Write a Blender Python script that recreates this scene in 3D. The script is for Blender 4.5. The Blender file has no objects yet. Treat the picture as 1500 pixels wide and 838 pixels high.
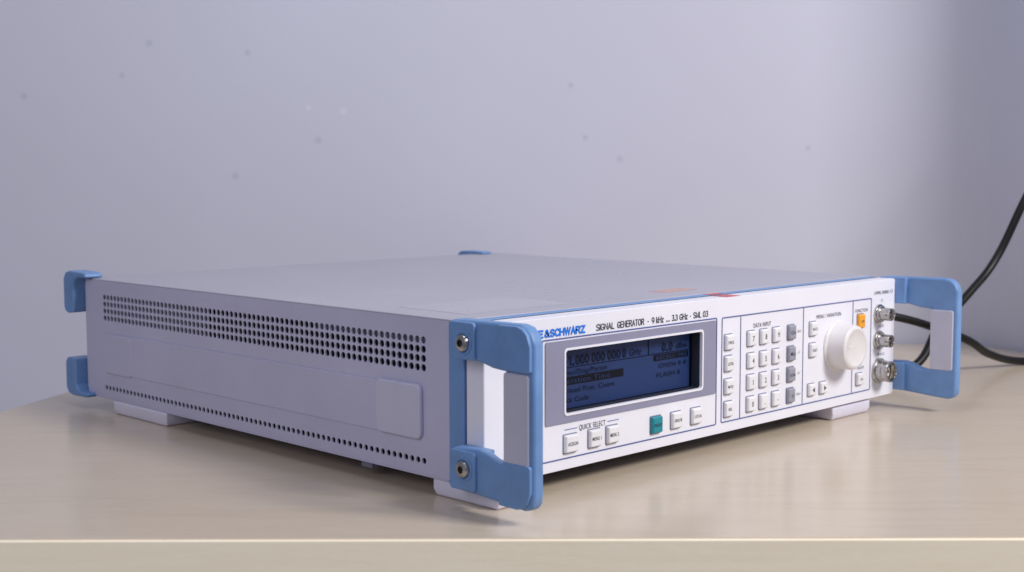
import bpy, math, bmesh
from mathutils import Vector, Matrix
sc=bpy.context.scene
W=.4317; D=.441; H=.088; TZ=-.011
C0=Vector((-.48105,-.50503,.16883)); YAW=.78816; PIT=.0858; ROLL=-.00201
def lin(c): 
    c=c/255
    return c/12.92 if c<=.04045 else ((c+.055)/1.055)**2.4
def col(r,g,b): return (lin(r),lin(g),lin(b),1)
# ---------------- materials
def mat(name,c,rough=.5,metal=0,bump=0,bscale=900,var=0,vscale=30,coat=0,emit=None,spec=.5):
    m=bpy.data.materials.new(name); m.use_nodes=True; nt=m.node_tree; b=nt.nodes["Principled BSDF"]
    b.inputs["Base Color"].default_value=c; b.inputs["Roughness"].default_value=rough; b.inputs["Metallic"].default_value=metal
    b.inputs["Specular IOR Level"].default_value=spec
    if coat: b.inputs["Coat Weight"].default_value=coat; b.inputs["Coat Roughness"].default_value=.15
    if emit: b.inputs["Emission Color"].default_value=emit[0]; b.inputs["Emission Strength"].default_value=emit[1]
    tc=nt.nodes.new("ShaderNodeNewGeometry")
    if bump:
        n=nt.nodes.new("ShaderNodeTexNoise"); n.inputs["Scale"].default_value=bscale; n.inputs["Detail"].default_value=2
        nt.links.new(tc.outputs["Position"],n.inputs["Vector"])
        bp=nt.nodes.new("ShaderNodeBump"); bp.inputs["Strength"].default_value=bump; bp.inputs["Distance"].default_value=.0003
        nt.links.new(n.outputs["Fac"],bp.inputs["Height"]); nt.links.new(bp.outputs["Normal"],b.inputs["Normal"])
    if var:
        n=nt.nodes.new("ShaderNodeTexNoise"); n.inputs["Scale"].default_value=vscale; n.inputs["Detail"].default_value=6; n.inputs["Roughness"].default_value=.6
        nt.links.new(tc.outputs["Position"],n.inputs["Vector"])
        r=nt.nodes.new("ShaderNodeMapRange"); r.inputs[1].default_value=.3; r.inputs[2].default_value=.7; r.inputs[3].default_value=1-var; r.inputs[4].default_value=1+var*.4
        nt.links.new(n.outputs["Fac"],r.inputs[0])
        mx=nt.nodes.new("ShaderNodeMix"); mx.data_type='RGBA'; mx.blend_type='MULTIPLY'; mx.inputs[0].default_value=1
        mx.inputs[6].default_value=c; nt.links.new(r.outputs[0],mx.inputs[7]); nt.links.new(mx.outputs[2],b.inputs["Base Color"])
        r2=nt.nodes.new("ShaderNodeMapRange"); r2.inputs[1].default_value=.3; r2.inputs[2].default_value=.7; r2.inputs[3].default_value=max(.03,rough-.08); r2.inputs[4].default_value=rough+.1
        nt.links.new(n.outputs["Fac"],r2.inputs[0]); nt.links.new(r2.outputs[0],b.inputs["Roughness"])
    return m
M_body=mat("casing_paint",col(191,190,216),.45,bump=.25,bscale=2200,var=.06,vscale=14)
M_top=mat("top_paint",col(170,170,183),.33,bump=.15,bscale=2200,var=.08,vscale=9)
M_pad=mat("pad_plastic",col(197,196,219),.4,var=.04,vscale=40)
M_white=mat("panel_white",col(232,232,243),.36,var=.03,vscale=20)
M_blue=mat("blue_plastic",col(110,149,201),.42,bump=.25,bscale=2500,var=.14,vscale=60)
M_grip=mat("grip_plastic",col(190,190,208),.36,bump=.1,bscale=2000,var=.05,vscale=50)
M_key=mat("key_white",col(230,230,235),.38,var=.05,vscale=120)
M_knob=mat("knob_plastic",col(222,219,220),.4,var=.04,vscale=120)
M_keyg=mat("key_grey",col(150,151,164),.4,var=.04,vscale=120)
M_teal=mat("key_teal",col(20,136,150),.35,var=.04,vscale=120)
M_orange=mat("key_orange",col(238,165,45),.35,var=.04,vscale=120)
M_bez=mat("display_bezel",col(140,140,166),.4,var=.04,vscale=30)
M_well=mat("key_surround",col(128,130,150),.5)
M_line=mat("line_print",col(78,92,150),.5)
M_ink=mat("ink_dark",col(50,52,70),.5)
M_inkb=mat("ink_blue",col(18,118,225),.5)
M_lcd=mat("lcd_blue",col(27,48,94),.5,var=.2,vscale=14,coat=.06,emit=(col(22,44,92),.10),spec=.3)
M_lcdd=mat("lcd_dark",col(6,10,26),.4,spec=.2)
M_lcdt=mat("lcd_text",col(5,9,24),.4,spec=.2)
M_lcdl=mat("lcd_menu",col(11,20,46),.4,spec=.2)
M_lcdm=mat("lcd_faint",col(34,56,100),.4,spec=.3)
M_dark=mat("recess_dark",col(40,44,62),.6)
M_in=mat("chassis_dark",col(30,30,38),.7)
M_in2=mat("chassis_metal",col(112,112,128),.6)
M_metal=mat("nickel",col(188,186,184),.28,metal=1,var=.12,vscale=300)
M_brass=mat("contact_gold",col(200,160,90),.3,metal=1)
M_ptfe=mat("insulator",col(225,222,215),.5)
M_foot=mat("foot_plastic",col(220,218,236),.45,var=.05,vscale=40)
M_cable=mat("cable_rubber",col(9,9,11),.42,spec=.35)
M_red=mat("red_seal",col(205,70,75),.3,var=.1,vscale=150)
M_pale=mat("pale_seal",col(196,154,146),.32,var=.1,vscale=150)
M_stick=mat("clear_label",col(175,175,188),.33,var=.06,vscale=60)
# ---------------- helpers
def link(o): sc.collection.objects.link(o)
def wloc(o):
    l=Vector(o.location)
    if o.parent: l=l+o.matrix_parent_inverse.translation+wloc(o.parent)
    return l
def setpar(o,par):
    o.parent=par; o.matrix_parent_inverse=Matrix.Translation(-wloc(par))
def mk(name,vs,fs,m,par=None,bev=0,seg=3,smooth=True,label=None):
    xs=[v[0] for v in vs];ys=[v[1] for v in vs];zs=[v[2] for v in vs]
    c=Vector(((min(xs)+max(xs))/2,(min(ys)+max(ys))/2,(min(zs)+max(zs))/2))
    me=bpy.data.meshes.new(name); me.from_pydata([Vector(v)-c for v in vs],[],fs)
    bm=bmesh.new(); bm.from_mesh(me); bmesh.ops.recalc_face_normals(bm,faces=bm.faces); bm.to_mesh(me); bm.free()
    me.materials.append(m)
    o=bpy.data.objects.new(name,me); o.location=c; link(o)
    if par: setpar(o,par)
    if bev:
        b=o.modifiers.new("bevel","BEVEL"); b.width=bev; b.segments=seg; b.limit_method='ANGLE'; b.angle_limit=math.radians(35); b.harden_normals=True
    if smooth:
        me.polygons.foreach_set("use_smooth",[True]*len(me.polygons))
        if not bev: 
            try: me.set_sharp_from_angle(angle=math.radians(35))
            except Exception: pass
    if label: o["label"]=label
    return o
def box(name,x0,x1,y0,y1,z0,z1,m,par=None,bev=0,**k):
    vs=[(x,y,z) for x in(x0,x1) for y in(y0,y1) for z in(z0,z1)]
    fs=[(0,1,3,2),(4,6,7,5),(0,4,5,1),(2,3,7,6),(0,2,6,4),(1,5,7,3)]
    return mk(name,vs,fs,m,par,bev,**k)
def prismx(name,poly,x0,x1,m,par,bev=0,**k):
    n=len(poly); vs=[(x0,a*.001,b*.001) for a,b in poly]+[(x1,a*.001,b*.001) for a,b in poly]
    fs=[tuple(range(n)),tuple(range(2*n-1,n-1,-1))]+[(i,(i+1)%n,n+(i+1)%n,n+i) for i in range(n)]
    return mk(name,vs,fs,m,par,bev,**k)
def rr(x0,x1,z0,z1,r,k=6):
    P=[]
    for cx,cz,a0 in((x1-r,z1-r,0),(x0+r,z1-r,90),(x0+r,z0+r,180),(x1-r,z0+r,270)):
        for i in range(k+1):
            a=math.radians(a0+90*i/k); P.append((cx+r*math.cos(a),cz+r*math.sin(a)))
    return P
def ringy(name,outer,inner,y0,y1,m,par,bev=0,ro=.001,ri=.001):
    A=rr(*outer,ro);B=rr(*inner,ri);n=len(A)
    vs=[(a,y0,b) for a,b in A]+[(a,y0,b) for a,b in B]+[(a,y1,b) for a,b in B]+[(a,y1,b) for a,b in A]
    fs=[]
    for i in range(n):
        j=(i+1)%n
        for q in range(4):
            r=(q+1)%4; fs.append((q*n+i,q*n+j,r*n+j,r*n+i))
    return mk(name,vs,fs,m,par,bev)
def platey(name,rect,r,y0,y1,m,par,bev=0,**k):
    A=rr(*rect,r);n=len(A)
    vs=[(a,y0,b) for a,b in A]+[(a,y1,b) for a,b in A]
    fs=[tuple(range(n)),tuple(range(2*n-1,n-1,-1))]+[(i,(i+1)%n,n+(i+1)%n,n+i) for i in range(n)]
    return mk(name,vs,fs,m,par,bev,**k)
def lathe(name,prof,base,ax,m,par,n=48,ripple=None):
    ax=Vector(ax); u=Vector((0,0,1)); w=ax.cross(u); vs=[];fs=[]
    for r,t in prof:
        for i in range(n):
            a=2*math.pi*i/n; rr_=r
            if ripple and ripple[0]<r<ripple[2]: rr_=r-(ripple[1] if i%2 else 0)
            vs.append(Vector(base)+ax*t+u*(rr_*math.cos(a))+w*(rr_*math.sin(a)))
    for k in range(len(prof)-1):
        for i in range(n):
            j=(i+1)%n; fs.append((k*n+i,k*n+j,(k+1)*n+j,(k+1)*n+i))
    fs.append(tuple(range(n))); fs.append(tuple(range((len(prof)-1)*n,len(prof)*n)))
    return mk(name,vs,fs,m,par)
def text_raw(s,off=0,sp=1.1):
    cu=bpy.data.curves.new("t","FONT"); cu.body=s; cu.size=1; cu.offset=off; cu.resolution_u=4; cu.space_character=sp
    o=bpy.data.objects.new("t",cu); link(o); dg=bpy.context.evaluated_depsgraph_get()
    me=bpy.data.meshes.new_from_object(o.evaluated_get(dg)); 
    vs=[tuple(v.co) for v in me.vertices]; fs=[tuple(p.vertices) for p in me.polygons]
    bpy.data.objects.remove(o); bpy.data.meshes.remove(me); bpy.data.curves.remove(cu)
    return vs,fs
v_,_=text_raw("H"); CAP=max(v[1] for v in v_)
def text(s,xa,xb,z,h,m,par,y=-.0003,name="lettering",off=0,cond=.85,sp=1.1):
    vs,fs=text_raw(s,off,sp); x0=min(v[0] for v in vs);x1=max(v[0] for v in vs)
    sz=h/CAP
    if xb is None: sx=sz*cond; ox=xa-(x1-x0)*sx/2
    else: sx=(xb-xa)/(x1-x0); ox=xa
    P=[((ox+(v[0]-x0)*sx)*.001,y,(z-h/2+v[1]*sz)*.001) for v in vs]
    return mk(name,P,fs,m,par,smooth=False)
def empty(name,loc,label,cat):
    e=bpy.data.objects.new(name,None); e.location=loc; e.empty_display_size=.05; link(e); e["label"]=label; e["category"]=cat; return e
# plain sans capitals drawn as strokes: unit cell, 1 high
def arc(cx,cz,rx,rz,a0,a1,n=14): return [(cx+rx*math.cos(math.radians(a0+(a1-a0)*i/n)),cz+rz*math.sin(math.radians(a0+(a1-a0)*i/n))) for i in range(n+1)]
Sg=[arc(.42,.75,.38,.25,25,200,12)+[(.2,.58),(.65,.42)]+arc(.42,.25,.40,.25,20,-155,12)]
GL={'R':[[(0,0),(0,1),(.5,1)]+arc(.5,.76,.34,.24,90,-90)+[(0,.52)],[(.45,.52),(.88,0)]],
'O':[arc(.47,.5,.47,.5,90,450,26)],'H':[[(0,0),(0,1)],[(.85,0),(.85,1)],[(0,.52),(.85,.52)]],
'D':[[(0,0),(0,1),(.4,1)]+arc(.4,.5,.48,.5,90,-90)+[(0,0)]],
'E':[[(.74,0),(0,0),(0,1),(.74,1)],[(0,.52),(.66,.52)]],
'&':[[(.95,0),(.22,.78)]+arc(.40,.82,.19,.18,170,-20,10)+[(.12,.42)]+arc(.33,.24,.32,.24,130,330,14)+[(.85,.5)]],
'S':Sg,
'C':[arc(.47,.5,.47,.5,42,318,22)],
'G':[arc(.47,.5,.47,.5,42,330,22)+[(.9,.45),(.52,.45)]],
'I':[[(.0,0),(.0,1)]],'N':[[(0,0),(0,1),(.8,0),(.8,1)]],'L':[[(0,1),(0,0),(.66,0)]],'T':[[(0,1),(.8,1)],[(.4,1),(.4,0)]],
'M':[[(0,0),(0,1),(.48,.1),(.96,1),(.96,0)]],
'W':[[(0,1),(.30,0),(.60,1),(.90,0),(1.2,1)]],'A':[[(0,0),(.44,1),(.88,0)],[(.17,.34),(.71,.34)]],
'Z':[[(.03,1),(.8,1),(0,0),(.82,0)]],'0':[arc(.4,.5,.4,.5,90,450,18)],'1':[[(.0,.75),(.3,1),(.3,0)]],
'3':[arc(.38,.76,.32,.24,150,-90,12)+arc(.38,.26,.38,.26,90,-155,14)],
'9':[arc(.38,.68,.36,.32,0,360,18)+arc(.2,.45,.54,.45,20,-70,8)],
'k':[[(0,0),(0,1)],[(.5,.68),(0,.3)],[(.16,.42),(.55,0)]],
'z':[[(0,.68),(.52,.68),(0,0),(.55,0)]],'.':[[(.05,0),(.05,.12)]],'-':[[(.0,.42),(.12,.42)]],' ':[[(0,0),(0,0)]]}
def strokes(s,xa,xb,z,h,th,m,par,y,name="lettering",gap=.30):
    adv=[];x=0
    for ch in s:
        w=.16 if ch==' ' else max(p[0] for st in GL[ch] for p in st); adv.append(x); x+=w+gap
    tot=x-gap; sx=(xb-xa-th)/tot; sz=h-th; vs=[];fs=[];lay=0
    for ch,x0 in zip(s,adv):
        if ch==' ': continue
        for st in GL[ch]:
            P=[Vector((xa+th/2+(x0+p[0])*sx, z-h/2+th/2+p[1]*sz)) for p in st]
            Q=[P[0]]
            for p in P[1:]:
                if (p-Q[-1]).length>1e-4: Q.append(p)
            P=Q; closed=(P[0]-P[-1]).length<1e-3 and len(P)>2
            lay+=1; k=len(vs); n=len(P)
            for i in range(n):
                d0=(P[i]-P[i-1]).normalized() if i>0 else ((P[0]-P[-2]).normalized() if closed else None)
                d1=(P[i+1]-P[i]).normalized() if i<n-1 else ((P[1]-P[0]).normalized() if closed else None)
                if d0 is None: d0=d1
                if d1 is None: d1=d0
                n0=Vector((-d0.y,d0.x)); n1=Vector((-d1.y,d1.x)); nn=(n0+n1)
                if nn.length<.2: nn=n0.copy()
                nn.normalize(); c=max(.42,nn.dot(n0)); off=nn*(th/2/c)
                e=Vector((0,0))
                if not closed and i==0: e=-d1*th/2
                if not closed and i==n-1: e=d0*th/2
                for sgn in(1,-1):
                    q=P[i]+off*sgn+e; vs.append((q.x*.001,y-(lay%3)*.00002,q.y*.001))
            for i in range(n-1): fs.append((k+2*i,k+2*i+1,k+2*i+3,k+2*i+2))
    return mk(name,vs,fs,m,par,smooth=False)

# ================= SIGNAL GENERATOR
G=empty("signal_generator",(W/2,D/2,TZ),"white and blue bench signal generator resting on wooden table","signal generator")
FP=ringy("front_panel",(0,W,0,H),(.0629,.190,.0321,.0686),0,.014,M_white,G,ro=.0025,ri=.002)
b=FP.modifiers.new("bevel","BEVEL"); b.width=.0009; b.segments=2; b.limit_method='ANGLE'; b.angle_limit=math.radians(50); b.harden_normals=True
FR=ringy("front_frame",(-.001,W+.001,-.001,.0885),(.003,W-.003,.003,.084),.0145,.0268,M_blue,G,bev=.0006,ro=.0035,ri=.001)
box("shadow_gap",.004,W-.004,.0131,.0144,.0850,.0882,M_dark,FR)
# ---- display
DS=ringy("display",(.0468,.2046,.0270,.0742),(.0618,.1911,.0310,.0697),-.0007,.0004,M_bez,G,ro=.0012,ri=.0025)
ringy("window_rim",(.0618,.1911,.0310,.0697),(.0631,.1898,.0323,.0684),-.0011,.0010,M_white,DS,ro=.0025,ri=.0018)
ringy("window_lining",(.0600,.1940,.030,.0710),(.0632,.1897,.0324,.0683),.0012,.0076,M_dark,DS,ro=.0015,ri=.0018)
platey("lcd_screen",(.058,.1965,.029,.072),.001,.0078,.0092,M_lcd,DS)
LY=.0076
ringy("screen_border",(.0605,.1925,.0305,.0705),(.0626,.1878,.0330,.0674),LY-.0002,LY+.0001,M_lcdd,DS,ro=.001,ri=.001)
def ltext(*a,m=None,**k): return text(*a,m or M_lcdt,DS,y=LY-.0003,name="screen_text",**k)
def lst(s,xa,xb,z=60.4,h=5.4,th=.75,gap=.42): return strokes(s,xa,xb,z,h,th,M_lcdt,DS,LY-.0003,"screen_text",gap)
lst("1",74.6,76.6); box("screen_text",.0780,.0791,LY-.0004,LY-.0002,.0577,.0589,M_lcdt,DS)
for x in(80.6,94.6,108.6): lst("000",x,x+11.6)
lst("0",122.2,125.2)
ltext("GHz",128.5,139.5,60.0,3.8)
lst("0",160,163.2); box("screen_text",.1645,.1656,LY-.0004,LY-.0002,.0577,.0589,M_lcdt,DS); lst("0",167,170.2)
ltext("dBm",173.5,184.5,60.0,3.6)
def lbar(x0,x1,z0,z1,m=None): 
    return box("screen_bar",x0/1000,x1/1000,LY-.0002,LY+.0001,z0/1000,z1/1000,m or M_lcdd,DS)
lbar(63,187,56.6,56.9,M_lcdt); lbar(146.6,146.9,56.6,66.8,M_lcdt)
lbar(152,186,52.4,56.0)
lbar(63,123,46.6,51.2)
text("RECALL  PRE",154,184,54.2,2.2,M_lcdm,DS,y=LY-.0005,name="screen_text")
ltext("Utilities/Diag/Param",61,108,53.8,2.8,m=M_lcdl)
text("Operation Time",63,110,48.9,2.8,M_lcdm,DS,y=LY-.0005,name="screen_text")
ltext("Overload Prot. Count",63,115,43.3,2.8,m=M_lcdl)
ltext("Lock Code",67,92,37.8,2.8,m=M_lcdl)
ltext("OVEN 0 0",157,184,49,2.6,m=M_lcdl)
ltext("FLASH 0",155,178,43.3,2.6,m=M_lcdl)
# ---- printed lines
def frame(x0,x1,z0,z1,w=.7,r=1.5):
    ringy("printed_frame",(x0/1000,x1/1000,z0/1000,z1/1000),((x0+w)/1000,(x1-w)/1000,(z0+w)/1000,(z1-w)/1000),-.0003,.0001,M_line,FP,ro=r/1000,ri=max(.3,r-w)/1000)
def vline(x,z0,z1,w=.6): box("printed_line",(x-w/2)/1000,(x+w/2)/1000,-.0003,.0001,z0/1000,z1/1000,M_line,FP)
def hline(z,x0,x1,w=.6): box("printed_line",x0/1000,x1/1000,-.0003,.0001,(z-w/2)/1000,(z+w/2)/1000,M_line,FP)
frame(44.2,206.2,6.2,75.8)
frame(211.2,397,6.6,75.4)
for x in(232,306,371): vline(x,7.4,74.6)
# ---- panel lettering
strokes("ROHDE",22.3,45.4,79.3,4.7,1.08,M_inkb,FP,-.0003)
strokes("&SCHWARZ",46.3,80.1,79.3,4.7,1.08,M_inkb,FP,-.0003)
def st(s,a,b_): strokes(s,a,b_,79.2,4.0,.55,M_ink,FP,-.0003)
st("SIGNAL",89.5,105.6); st("GENERATOR",108.2,133)
st("-",136.2,137.3); st("9",140,142.6); st("kHz",144.4,151.6)
st("...",154.0,157.4); st("3.3",159.6,165.4); st("GHz",167.2,175.4); st("-",177.6,178.7)
st("SML",181.2,189.4); st("03",191.0,196.4)
text("1090.3000.13",401,427,78.6,2.4,M_ink,FP)
text("QUICK SELECT",75.2,98,22.7,3.0,M_ink,FP)
hline(22.9,63,73.5,.3); hline(22.9,100,110,.3)
text("DATA INPUT",246.5,266.5,67.2,2.8,M_ink,FP)
text("MENU / VARIATION",322.5,354.5,67.0,2.6,M_ink,FP)
text("FUNCTION",374.5,391.5,67.2,2.4,M_ink,FP)
for s,z in(("dB\u00b5V",59),("\u00b5V",44.4),("mV",29.8),("dB(m)",15.2)): text(s,301,None,z,1.6,M_ink,FP)
text("MOD",383,None,48.6,1.9,M_ink,FP); text("ON/OFF",383,None,45.8,1.9,M_ink,FP)
text("RF",383,None,27.4,1.9,M_ink,FP); text("ON/OFF",383,None,24.6,1.9,M_ink,FP)
text("LF",412,None,72.6,2.0,M_ink,FP); text("MOD",412,None,53.2,2.0,M_ink,FP); text("RF 50 \u03a9",412,None,32,2.0,M_ink,FP)
# ---- buttons
def button(x,z,m,label,w=9.4,h=10.4,ink=None,lh=2.0,d=2.7,lw=None):
    w-=.5; h-=.4
    x/=1000;z/=1000;w/=2000;h/=2000;d/=1000;i=.0006
    vs=[(x-w,.0005,z-h),(x+w,.0005,z-h),(x+w,.0005,z+h),(x-w,.0005,z+h),(x-w,-d*.55,z-h),(x+w,-d*.55,z-h),(x+w,-d*.55,z+h),(x-w,-d*.55,z+h),
        (x-w+i,-d,z-h+i),(x+w-i,-d,z-h+i),(x+w-i,-d,z+h-i),(x-w+i,-d,z+h-i)]
    fs=[(3,2,1,0),(8,9,10,11)]+[(a,(a+1)%4,4+(a+1)%4,4+a) for a in range(4)]+[(4+a,4+(a+1)%4,8+(a+1)%4,8+a) for a in range(4)]
    o=mk("button",vs,fs,m,G,bev=.0006,seg=3); o.modifiers["bevel"].angle_limit=math.radians(15)
    ww=(w*2000-2.2)
    if label:
        n=len(label); nat=n*lh*.85
        if nat>ww: text(label,x*1000-ww/2,x*1000+ww/2,z*1000,lh,ink or M_ink,o,y=-d-.00012,off=.008)
        else: text(label,x*1000,None,z*1000,lh,ink or M_ink,o,y=-d-.00012,off=.008)
    return o
def well(x,z,w=9.4,h=10.4):
    platey("button_surround",((x-w/2-.4)/1000,(x+w/2+.4)/1000,(z-h/2-.4)/1000,(z+h/2+.4)/1000),.0009,-.00025,.0001,M_well,FP)
B=[]
for z,s in((58.9,"FREQ"),(45,"LEVEL"),(30,"MOD"),(15.2,"REL")): B.append((218.2,z,M_key,s,8.6,10.2,1.9))
rows=((59.1,"789"),(44.4,"456"),(30,"123"),(15.4,"0.-"))
for z,s in rows:
    for x,c in zip((243.2,257.6,272.4),s): B.append((x,z,M_key,c,8.8,10.2,3.4))
for (z,_),s in zip(rows,("G/n","M/\u00b5","k/m","x1")): B.append((290.2,z,M_keyg,s,8.6,10.2,2.4))
B+= [(317.4,59.2,M_key,"BACK",8.6,10,1.8),(317.4,44.2,M_key,"SELECT",8.6,10,1.8),(316.4,16.2,M_key,"\u25c1",8.6,8.6,3),(331.4,16,M_key,"\u25b7",8.6,8.6,3),
 (381,59.4,M_orange,"OFF",8.6,10.6,1.8),(380.5,16.6,M_key,"ON",8.6,9,1.6),
 (67.3,14.8,M_key,"ASSIGN",11.2,10.6,2.1),(87.8,14.9,M_key,"MENU 1",10.4,10.6,2.1),(103.5,14.9,M_key,"MENU 2",10.4,10.6,2.1),
 (144.3,15.0,M_teal,"PRESET",10.2,10.6,1.9),(163.9,15.3,M_key,"ERROR",10,10.4,1.9),(184,15.3,M_key,"LOCAL",10,10.4,1.9)]
for x,z,m,s,w,h,lh in B:
    well(x,z,w,h); tri=s in("\u25c1","\u25b7")
    o=button(x,z,m,None if tri else s,w,h,lh=lh)
    if m is M_teal: o["label"]="teal preset button"
    if m is M_orange: o["label"]="orange off button"
    if tri:
        sg=-1 if s=="\u25c1" else 1; c=x/1000;zz=z/1000;y=-.00282
        mk("lettering",[(c-sg*.0015,y,zz-.0018),(c+sg*.0015,y,zz),(c-sg*.0015,y,zz+.0018)],[(0,1,2)],M_ink,o,smooth=False)
button(20,14.8,M_key,None,10,10)
# ---- knob
lathe("rotary_knob",[(.0184,-.0002),(.0184,.0008),(.0178,.0016),(.0166,.0020),(.0163,.0028),(.0160,.0130),(.0155,.0146),(.0145,.0154),(.0130,.0156),(.0124,.0152),(.004,.0150)],(.3505,0,.0440),(0,-1,0),M_knob,G,n=72,ripple=(.01585,.00028,.01635))
lathe("finger_dimple",[(.0036,-.0001),(.0036,.0002),(.0030,.0001),(.0010,-.00005)],(.3435,-.0151,.0475),(0,-1,0),M_knob,bpy.data.objects["rotary_knob"],n=24)
# ---- connectors
def bnc(x,z):
    o=lathe("coaxial_connector",[(.0072,-.0001),(.0072,.0014),(.0064,.0018),(.0060,.0018),(.0060,.0034),(.0048,.0036),(.0048,.0105),(.0046,.0112),(.0040,.0113),(.0038,.0108),(.0038,.0040),(.0012,.0040)],(x,0,z),(0,-1,0),M_metal,G)
    lathe("insulator",[(.0034,.003),(.0034,.0078),(.0012,.0078),(.0010,.006)],(x,0,z),(0,-1,0),M_ptfe,o,n=24)
    box("bayonet_lug",x-.0064,x+.0064,-.0096,-.0076,z-.0010,z+.0010,M_metal,o,bev=.0005)
    return o
bnc(.4075,.0628); bnc(.4075,.0430)
n=lathe("coaxial_connector",[(.0095,-.0001),(.0095,.0018),(.0088,.0022),(.0080,.0022),(.0080,.0060),(.0077,.0064),(.0079,.0068),(.0079,.0110),(.0076,.0115),(.0066,.0116),(.0064,.0110),(.0064,.0040),(.0020,.0040)],(.4085,0,.0200),(0,-1,0),M_metal,G)
lathe("insulator",[(.0050,.003),(.0050,.0070),(.0030,.0070),(.0028,.0060)],(.4085,0,.0200),(0,-1,0),M_ptfe,n,n=32)
lathe("centre_contact",[(.0014,.003),(.0014,.0088),(.0008,.0090)],(.4085,0,.0200),(0,-1,0),M_brass,n,n=20)

# ---- perforated side panel
vs=[];fs=[]
def quad(v0,v1,z0,z1):
    k=len(vs); vs.extend([(0,v0,z0),(0,v1,z0),(0,v1,z1),(0,v0,z1)]); fs.append((k,k+1,k+2,k+3))
PT=.0052;NC=71;G0=.0462;G1=G0+PT*NC;y0=.0272;R=.00212
zb0=.0049;zb1=zb0+PT;zt0=.0576;zt1=zt0+4*PT
quad(y0,D,0,zb0);quad(y0,D,zb1,zt0);quad(y0,D,zt1,H)
for a,b_ in((zb0,zb1),(zt0,zt1)): quad(y0,G0,a,b_);quad(G1,D,a,b_)
sq=[(1,0),(1,.414),(1,1),(.414,1),(0,1),(-.414,1),(-1,1),(-1,.414),(-1,0),(-1,-.414),(-1,-1),(-.414,-1),(0,-1),(.414,-1),(1,-1),(1,-.414)]
for c in range(NC):
    for q,zc in enumerate([zb0+PT/2]+[zt0+PT*(i+.5) for i in range(4)]):
        vc=G0+PT*(c+.5); k=len(vs); RR=R if q else .0018
        for a,b_ in sq: vs.append((0,vc+a*PT/2,zc+b_*PT/2))
        for i in range(16): an=2*math.pi*i/16; vs.append((0,vc+RR*math.cos(an),zc+RR*math.sin(an)))
        for i in range(16): an=2*math.pi*i/16; vs.append((.0010,vc+RR*math.cos(an),zc+RR*math.sin(an)))
        for i in range(16):
            j=(i+1)%16; fs.append((k+i,k+j,k+16+j,k+16+i)); fs.append((k+16+i,k+16+j,k+32+j,k+32+i))
me=bpy.data.meshes.new("side_panel"); me.from_pydata(vs,[],fs); me.materials.append(M_body)
SP=bpy.data.objects.new("side_panel",me); link(SP); setpar(SP,G); SP["label"]="lavender side panel with rows of round vent holes"
box("inner_chassis",.0125,.0135,.028,.276,.002,.086,M_in,SP)
box("inner_chassis",.0030,.0040,.276,.438,.050,.086,M_in2,SP)
box("inner_chassis",.0022,.0030,.028,.150,.0735,.086,M_in2,SP)
box("inner_chassis",.0115,.0125,.276,.438,.002,.050,M_in,SP)
prismx("side_strap",rr(86,375,19.6,49.2,1.5),-.0009,.0001,M_body,G,bev=.0005)
prismx("strap_end_cover",rr(49,88,19.6,50.6,4),-.0030,.0002,M_pad,G,bev=.0012)
prismx("strap_end_cover",rr(373,413,18.8,48.6,4),-.0016,.0002,M_body,G,bev=.0010)
box("top_cover",.0002,W-.0002,.0212,D-.0004,.0866,.0890,M_top,G,bev=.0009)
box("side_cover",W-.0012,W,.0280,D,0,.0863,M_body,G)
box("base_plate",.0002,W-.0015,.0285,D-.0004,-.0012,-.0001,M_body,G)
box("rear_panel",.003,W-.003,D+.0003,D+.008,.002,.0862,M_body,G,bev=.001)
box("front_bulkhead",.004,W-.004,.0146,.0262,.004,.083,M_in,G)
def sticker(name,x0,x1,y0_,y1,m,z=.08903): box(name,x0,x1,y0_,y1,z,z+.00008,m,G)
sticker("paper_label",.024,.112,.040,.098,M_stick)
sticker("seal_sticker",.208,.242,.043,.058,M_pale)
sticker("seal_sticker",.218,.233,.0010,.0130,M_red,.0881)
sticker("seal_sticker",.218,.233,.0147,.0205,M_red,.0886)
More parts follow.
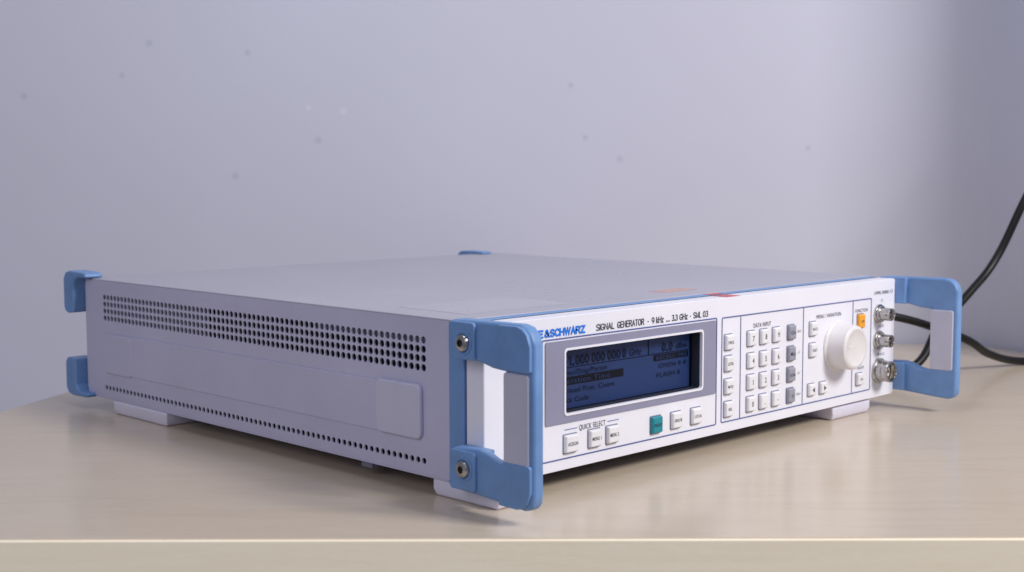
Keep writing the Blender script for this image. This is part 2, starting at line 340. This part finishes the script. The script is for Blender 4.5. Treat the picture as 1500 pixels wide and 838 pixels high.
# ---- handles
P=[(13.5,91.3),(-10,92),(-38,92.4),(-43,91.2),(-46.5,88),(-48.6,82),(-48.6,6),(-48,1),(-45.5,-2),(-41,-3),(-30,-2.4),(-10,-.8),(13.5,.2),
   (13.5,22.6),(-6,23.8),(-12,22.5),(-18,20),(-25,18.6),(-28.5,19.5),(-28.5,67.2),(-25,67.4),(-18,68),(-12,69.4),(-7,70.4),(13.5,70.2)]
CB=[(-24.5,91.4),(-37.5,91.6),(-42,90.5),(-45.2,87.5),(-47.2,81.5),(-47.2,69),(-46,68),(-28,68.2),(-24.5,70.5)]
CL=[(a,89.2-b_) for a,b_ in CB]
def handle(side):
    s=1 if side==0 else -1; X=lambda x: x if side==0 else W-x
    kz=1.0 if side==0 else .945
    Z=lambda z: 45+(z-45)*kz
    def pr(name,poly,a,b_,m,par,bev,**k): return prismx(name,[(p,Z(q)) for p,q in poly],min(X(a),X(b_)),max(X(a),X(b_)),m,par,bev,**k)
    h=pr("handle",P,-.0119,-.0040,M_blue,G,.0022,seg=4)
    h["label"]="blue plastic front handle with pale grey grip insert"
    for z0,z1 in((.5,22.4),(70.4,91.1)): 
        pr("mounting_block",[(13.3,z0),(13.3,z1),(-8,z1),(-8,z0)],-.0045,.0002,M_blue,h,.0005)
        pr("mounting_plate",rr(-7,13.2,z0+.3,z1-.3,2.5),-.0137,-.0110,M_blue,h,.0011)
    for c_ in (CB,CL): pr("corner_block",c_,-.0136,-.0110,M_blue,h,.0013,seg=4)
    pr("grip_insert",rr(-45.6,-27.4,19.6,67.4,2.0),-.0130,-.0030,M_grip,h,.0011)
    for z in(79.8,12.6):
        bx=X(-.0136); ax=(-s,0,0); zz=Z(z)*.001
        lathe("screw_cup",[(.0066,-.0001),(.0064,.0006),(.0055,.0007),(.0052,.0002)],(bx,.0012,zz),ax,M_blue,h,n=40)
        lathe("screw",[(.0047,.0000),(.0047,.0010),(.0042,.0021),(.0030,.0027),(.0021,.0028),(.0020,.0010),(.0004,.0009)],(bx,.0012,zz),ax,M_metal,h,n=36)
        lathe("screw_socket",[(.0019,.0011),(.0019,.0013),(.0016,.0013)],(bx,.0012,zz),ax,M_in,h,n=6)
handle(0);handle(1)
# ---- rear corner caps
T=[(430,89.3),(430,92.4),(434,93.4),(456,94),(462,92.6),(465.5,88),(465.5,66),(463.5,62),(459,61),(451,62),(449.6,66),(449.6,84),(447,87.6),(441.5,89.3)]
Bt=[(a,26-(b_-62)*.9) for a,b_ in T]
T2=[(a,min(b_,89.3)+max(0,b_-89.3)*.45) for a,b_ in T]
for poly,p2 in((T,T2),(Bt,Bt)):
    prismx("rear_corner_cap",poly,-.0065,.0085,M_blue,G,bev=.0020,seg=4)
    prismx("rear_corner_cap",p2,W-.0235,W-.0105,M_blue,G,bev=.0012,seg=4)
# ---- feet
def foot(x0,x1,y0_,y1,i=.0018):
    vs=[(x0,y0_,-.0012),(x1,y0_,-.0012),(x1,y1,-.0012),(x0,y1,-.0012),(x0,y0_,-.007),(x1,y0_,-.007),(x1,y1,-.007),(x0,y1,-.007),(x0+i*.6,y0_+i,TZ),(x1-i*.6,y0_+i,TZ),(x1-i*.6,y1-i,TZ),(x0+i*.6,y1-i,TZ)]
    fs=[(3,2,1,0),(8,9,10,11)]+[(a,(a+1)%4,4+(a+1)%4,4+a) for a in range(4)]+[(4+a,4+(a+1)%4,8+(a+1)%4,8+a) for a in range(4)]
    mk("foot",vs,fs,M_foot,G,bev=.0014,seg=3)
foot(.001,.028,-.0095,.043);foot(W-.082,W-.030,.002,.056);foot(-.001,.050,.326,.402);foot(W-.052,W-.004,.328,.402)
box("support_tab",.002,.012,.098,.108,-.0050,-.0012,M_in2,G,bev=.0004)

# ================= SETTING
ar=Vector((math.sin(YAW),-math.cos(YAW),0)); ad=Vector((math.cos(YAW),math.sin(YAW),0))
def W3(a,d,z): 
    p=Vector((C0.x,C0.y,0))+ar*a+ad*d; return (p.x,p.y,z)
def wood(name,c1,c2,rough,edge=False):
    m=bpy.data.materials.new(name); m.use_nodes=True; nt=m.node_tree; b=nt.nodes["Principled BSDF"]
    g=nt.nodes.new("ShaderNodeNewGeometry"); mp=nt.nodes.new("ShaderNodeMapping"); mp.vector_type='TEXTURE'
    mp.inputs["Rotation"].default_value=(0,0,YAW-math.pi/2); mp.inputs["Scale"].default_value=(.30,.045,.02)
    nt.links.new(g.outputs["Position"],mp.inputs["Vector"])
    n=nt.nodes.new("ShaderNodeTexNoise"); n.inputs["Scale"].default_value=3; n.inputs["Detail"].default_value=6; n.inputs["Roughness"].default_value=.52; n.inputs["Distortion"].default_value=1.2
    nt.links.new(mp.outputs[0],n.inputs["Vector"])
    mp2=nt.nodes.new("ShaderNodeMapping"); mp2.vector_type='TEXTURE'; mp2.inputs["Rotation"].default_value=(0,0,YAW-math.pi/2); mp2.inputs["Scale"].default_value=(.008,.0012,.002)
    nt.links.new(g.outputs["Position"],mp2.inputs["Vector"])
    n2=nt.nodes.new("ShaderNodeTexNoise"); n2.inputs["Scale"].default_value=1.5; n2.inputs["Detail"].default_value=4; nt.links.new(mp2.outputs[0],n2.inputs["Vector"])
    ad_=nt.nodes.new("ShaderNodeMath"); ad_.operation='MULTIPLY_ADD'; ad_.inputs[1].default_value=.7; nt.links.new(n2.outputs["Fac"],ad_.inputs[0]); nt.links.new(n.outputs["Fac"],ad_.inputs[2])
    cr=nt.nodes.new("ShaderNodeValToRGB"); cr.color_ramp.elements[0].position=.5; cr.color_ramp.elements[0].color=c1; cr.color_ramp.elements[1].position=1.0; cr.color_ramp.elements[1].color=c2
    nt.links.new(ad_.outputs[0],cr.inputs[0]); nt.links.new(cr.outputs[0],b.inputs["Base Color"])
    b.inputs["Roughness"].default_value=rough
    bp=nt.nodes.new("ShaderNodeBump"); bp.inputs["Strength"].default_value=.02; bp.inputs["Distance"].default_value=.0003; nt.links.new(n2.outputs["Fac"],bp.inputs["Height"]); nt.links.new(bp.outputs[0],b.inputs["Normal"])
    return m
M_wood=wood("maple_laminate",col(194,179,158),col(200,186,167),.21)
M_edge=wood("edge_band",col(245,231,204),col(250,239,215),.4)
TB=empty("table",W3(.3,1.0,TZ-.03),"pale maple laminate table standing against the wall","table")
top=[(-.468,.6400),(1.2,.6400),(1.2,1.120),(.592,1.120),(.489,1.350),(.470,1.366),(.44,1.372),(-.299,1.372)]
nT=len(top)
vs=[W3(a,d,TZ) for a,d in top]+[W3(a,d,TZ-.030) for a,d in top]
mk("tabletop",vs,[tuple(range(nT)),tuple(range(2*nT-1,nT-1,-1))]+[(i,(i+1)%nT,nT+(i+1)%nT,nT+i) for i in range(nT)],M_wood,TB,bev=.0006)
eb=[(-.468,.6375),(1.2,.6375),(1.2,.6398),(-.468,.6398)]
vs=[W3(a,d,TZ-.0001) for a,d in eb]+[W3(a,d,TZ-.030) for a,d in eb]
mk("edge_strip",vs,[(0,1,2,3),(7,6,5,4)]+[(i,(i+1)%4,4+(i+1)%4,4+i) for i in range(4)],M_edge,TB,bev=.0012)
# wall
mw=bpy.data.materials.new("wall_paint"); mw.use_nodes=True; nt=mw.node_tree; bb=nt.nodes["Principled BSDF"]; bb.inputs["Roughness"].default_value=.7
g=nt.nodes.new("ShaderNodeNewGeometry"); no=nt.nodes.new("ShaderNodeTexNoise"); no.inputs["Scale"].default_value=2.5; no.inputs["Detail"].default_value=3; nt.links.new(g.outputs["Position"],no.inputs["Vector"])
cr=nt.nodes.new("ShaderNodeValToRGB"); cr.color_ramp.elements[0].position=.3; cr.color_ramp.elements[0].color=col(193,193,207); cr.color_ramp.elements[1].position=.7; cr.color_ramp.elements[1].color=col(198,199,214)
nt.links.new(no.outputs["Fac"],cr.inputs[0]); prev=cr.outputs[0]
spots=[(-.504,.248,.0035,0),(-.373,.302,.0035,0),(-.272,.292,.003,0),(-.402,.269,.003,0),(-.2006,.202,.0035,0),(-.287,.165,.0035,0),(.076,.204,.003,0),(.112,.182,.0035,0),(.061,.258,.003,0),(.307,.193,.003,0),(-.21,.236,.003,1),(-.174,.232,.0035,1)]
for a,z,r,k in spots:
    vm=nt.nodes.new("ShaderNodeVectorMath"); vm.operation='DISTANCE'; vm.inputs[1].default_value=W3(a,1.38,z); nt.links.new(g.outputs["Position"],vm.inputs[0])
    mr=nt.nodes.new("ShaderNodeMapRange"); mr.inputs[1].default_value=r*.3; mr.inputs[2].default_value=r*1.4; mr.inputs[3].default_value=.25; mr.inputs[4].default_value=0; nt.links.new(vm.outputs["Value"],mr.inputs[0])
    mx=nt.nodes.new("ShaderNodeMix"); mx.data_type='RGBA'; nt.links.new(mr.outputs[0],mx.inputs[0]); nt.links.new(prev,mx.inputs[6]); mx.inputs[7].default_value=col(235,235,248) if k else col(125,123,150); prev=mx.outputs[2]
nt.links.new(prev,bb.inputs["Base Color"])
path=[(-1.8,1.38),(.44,1.38),(.462,1.378),(.480,1.370),(.492,1.358),(.499,1.342),(.598,1.126),(.610,1.120),(2.2,1.120)]  # right-hand return: unseen end added and placed to shade the wall beside it
vs=[W3(a,d,-.7) for a,d in path]+[W3(a,d,1.4) for a,d in path]; n_=len(path)
wl=mk("wall",vs,[(i,i+1,n_+i+1,n_+i) for i in range(n_-1)],mw); wl["kind"]="structure"; wl["label"]="plain lavender grey painted wall with faint marks"; wl["category"]="wall"
# cables
def cable(pts,lab,r=.0036):
    cu=bpy.data.curves.new("c","CURVE"); cu.dimensions='3D'; cu.bevel_depth=r; cu.bevel_resolution=5; cu.resolution_u=16
    s=cu.splines.new('BEZIER'); s.bezier_points.add(len(pts)-1)
    for q,p in zip(s.bezier_points,pts): q.co=p; q.handle_left_type=q.handle_right_type='AUTO'
    o=bpy.data.objects.new("c",cu); link(o); me=bpy.data.meshes.new_from_object(o.evaluated_get(bpy.context.evaluated_depsgraph_get()))
    v=[tuple(x.co) for x in me.vertices]; f=[tuple(p.vertices) for p in me.polygons]; bpy.data.objects.remove(o)
    k=mk("power_cable",v,f,M_cable); k["label"]=lab; k["category"]="cable"
    return k
cable([(.76,-.01,.26),(.722,.008,.19),(.696,.020,.142),(.673,.036,.087),(.637,.041,.061),(.5875,.044,.034),(.545,.044,.004),(.50,.07,-.0074),(.46,.14,-.0074)],"black cable hanging down behind the signal generator handle")
cable([(.49,.12,.055),(.515,.092,.051),(.5517,.0666,.0442),(.5968,.0487,.031),(.625,.036,.020),(.6655,.034,.0035),(.717,.025,-.0074),(.80,-.03,-.0074),(.95,-.12,-.0074)],"black cable leaving the generator and lying on the table")

# ================= LIGHT
wd=bpy.data.worlds.new("World"); sc.world=wd; wd.use_nodes=True
bg=wd.node_tree.nodes["Background"]; bg.inputs[0].default_value=(.82,.83,1.0,1); bg.inputs[1].default_value=.21
def area(name,loc,tgt,size,power,c):
    l=bpy.data.lights.new(name,'AREA'); l.size=size; l.energy=power; l.color=c; o=bpy.data.objects.new(name,l); link(o); o.location=loc
    o.rotation_euler=(Vector(tgt)-Vector(loc)).to_track_quat('-Z','Y').to_euler(); return o
area("key_light",(.55,-1.5,1.25),(.26,.12,-.12),.55,36,(1,.97,.95))
area("side_fill",(-1.7,-.4,.9),(.0,.2,.0),.8,8.5,(.88,.89,1))  # added soft fill lifting the left side panel, no window stands here
area("wall_fill",W3(-.02,.70,1.0),W3(.0,1.38,.15),.4,2.0,(.90,.92,1))  # added lamp above the table to brighten the back wall, no real fixture
# ================= CAMERA
fw=Vector((math.cos(YAW)*math.cos(PIT),math.sin(YAW)*math.cos(PIT),-math.sin(PIT)))
r=Vector((math.sin(YAW),-math.cos(YAW),0)); up=r.cross(fw)
r2=r*math.cos(ROLL)+up*math.sin(ROLL); u2=-r*math.sin(ROLL)+up*math.cos(ROLL)
cd=bpy.data.cameras.new("camera"); cam=bpy.data.objects.new("camera",cd); link(cam)
cam.matrix_world=Matrix(((r2.x,u2.x,-fw.x,C0.x),(r2.y,u2.y,-fw.y,C0.y),(r2.z,u2.z,-fw.z,C0.z),(0,0,0,1)))
cd.sensor_width=36; cd.lens=1940.3*36/1500; cd.clip_start=.02; cd.clip_end=50
cd.dof.use_dof=True; cd.dof.focus_distance=.80; cd.dof.aperture_fstop=13
sc.camera=cam
sc.view_settings.view_transform='Standard'; sc.view_settings.look='None'; sc.view_settings.exposure=0
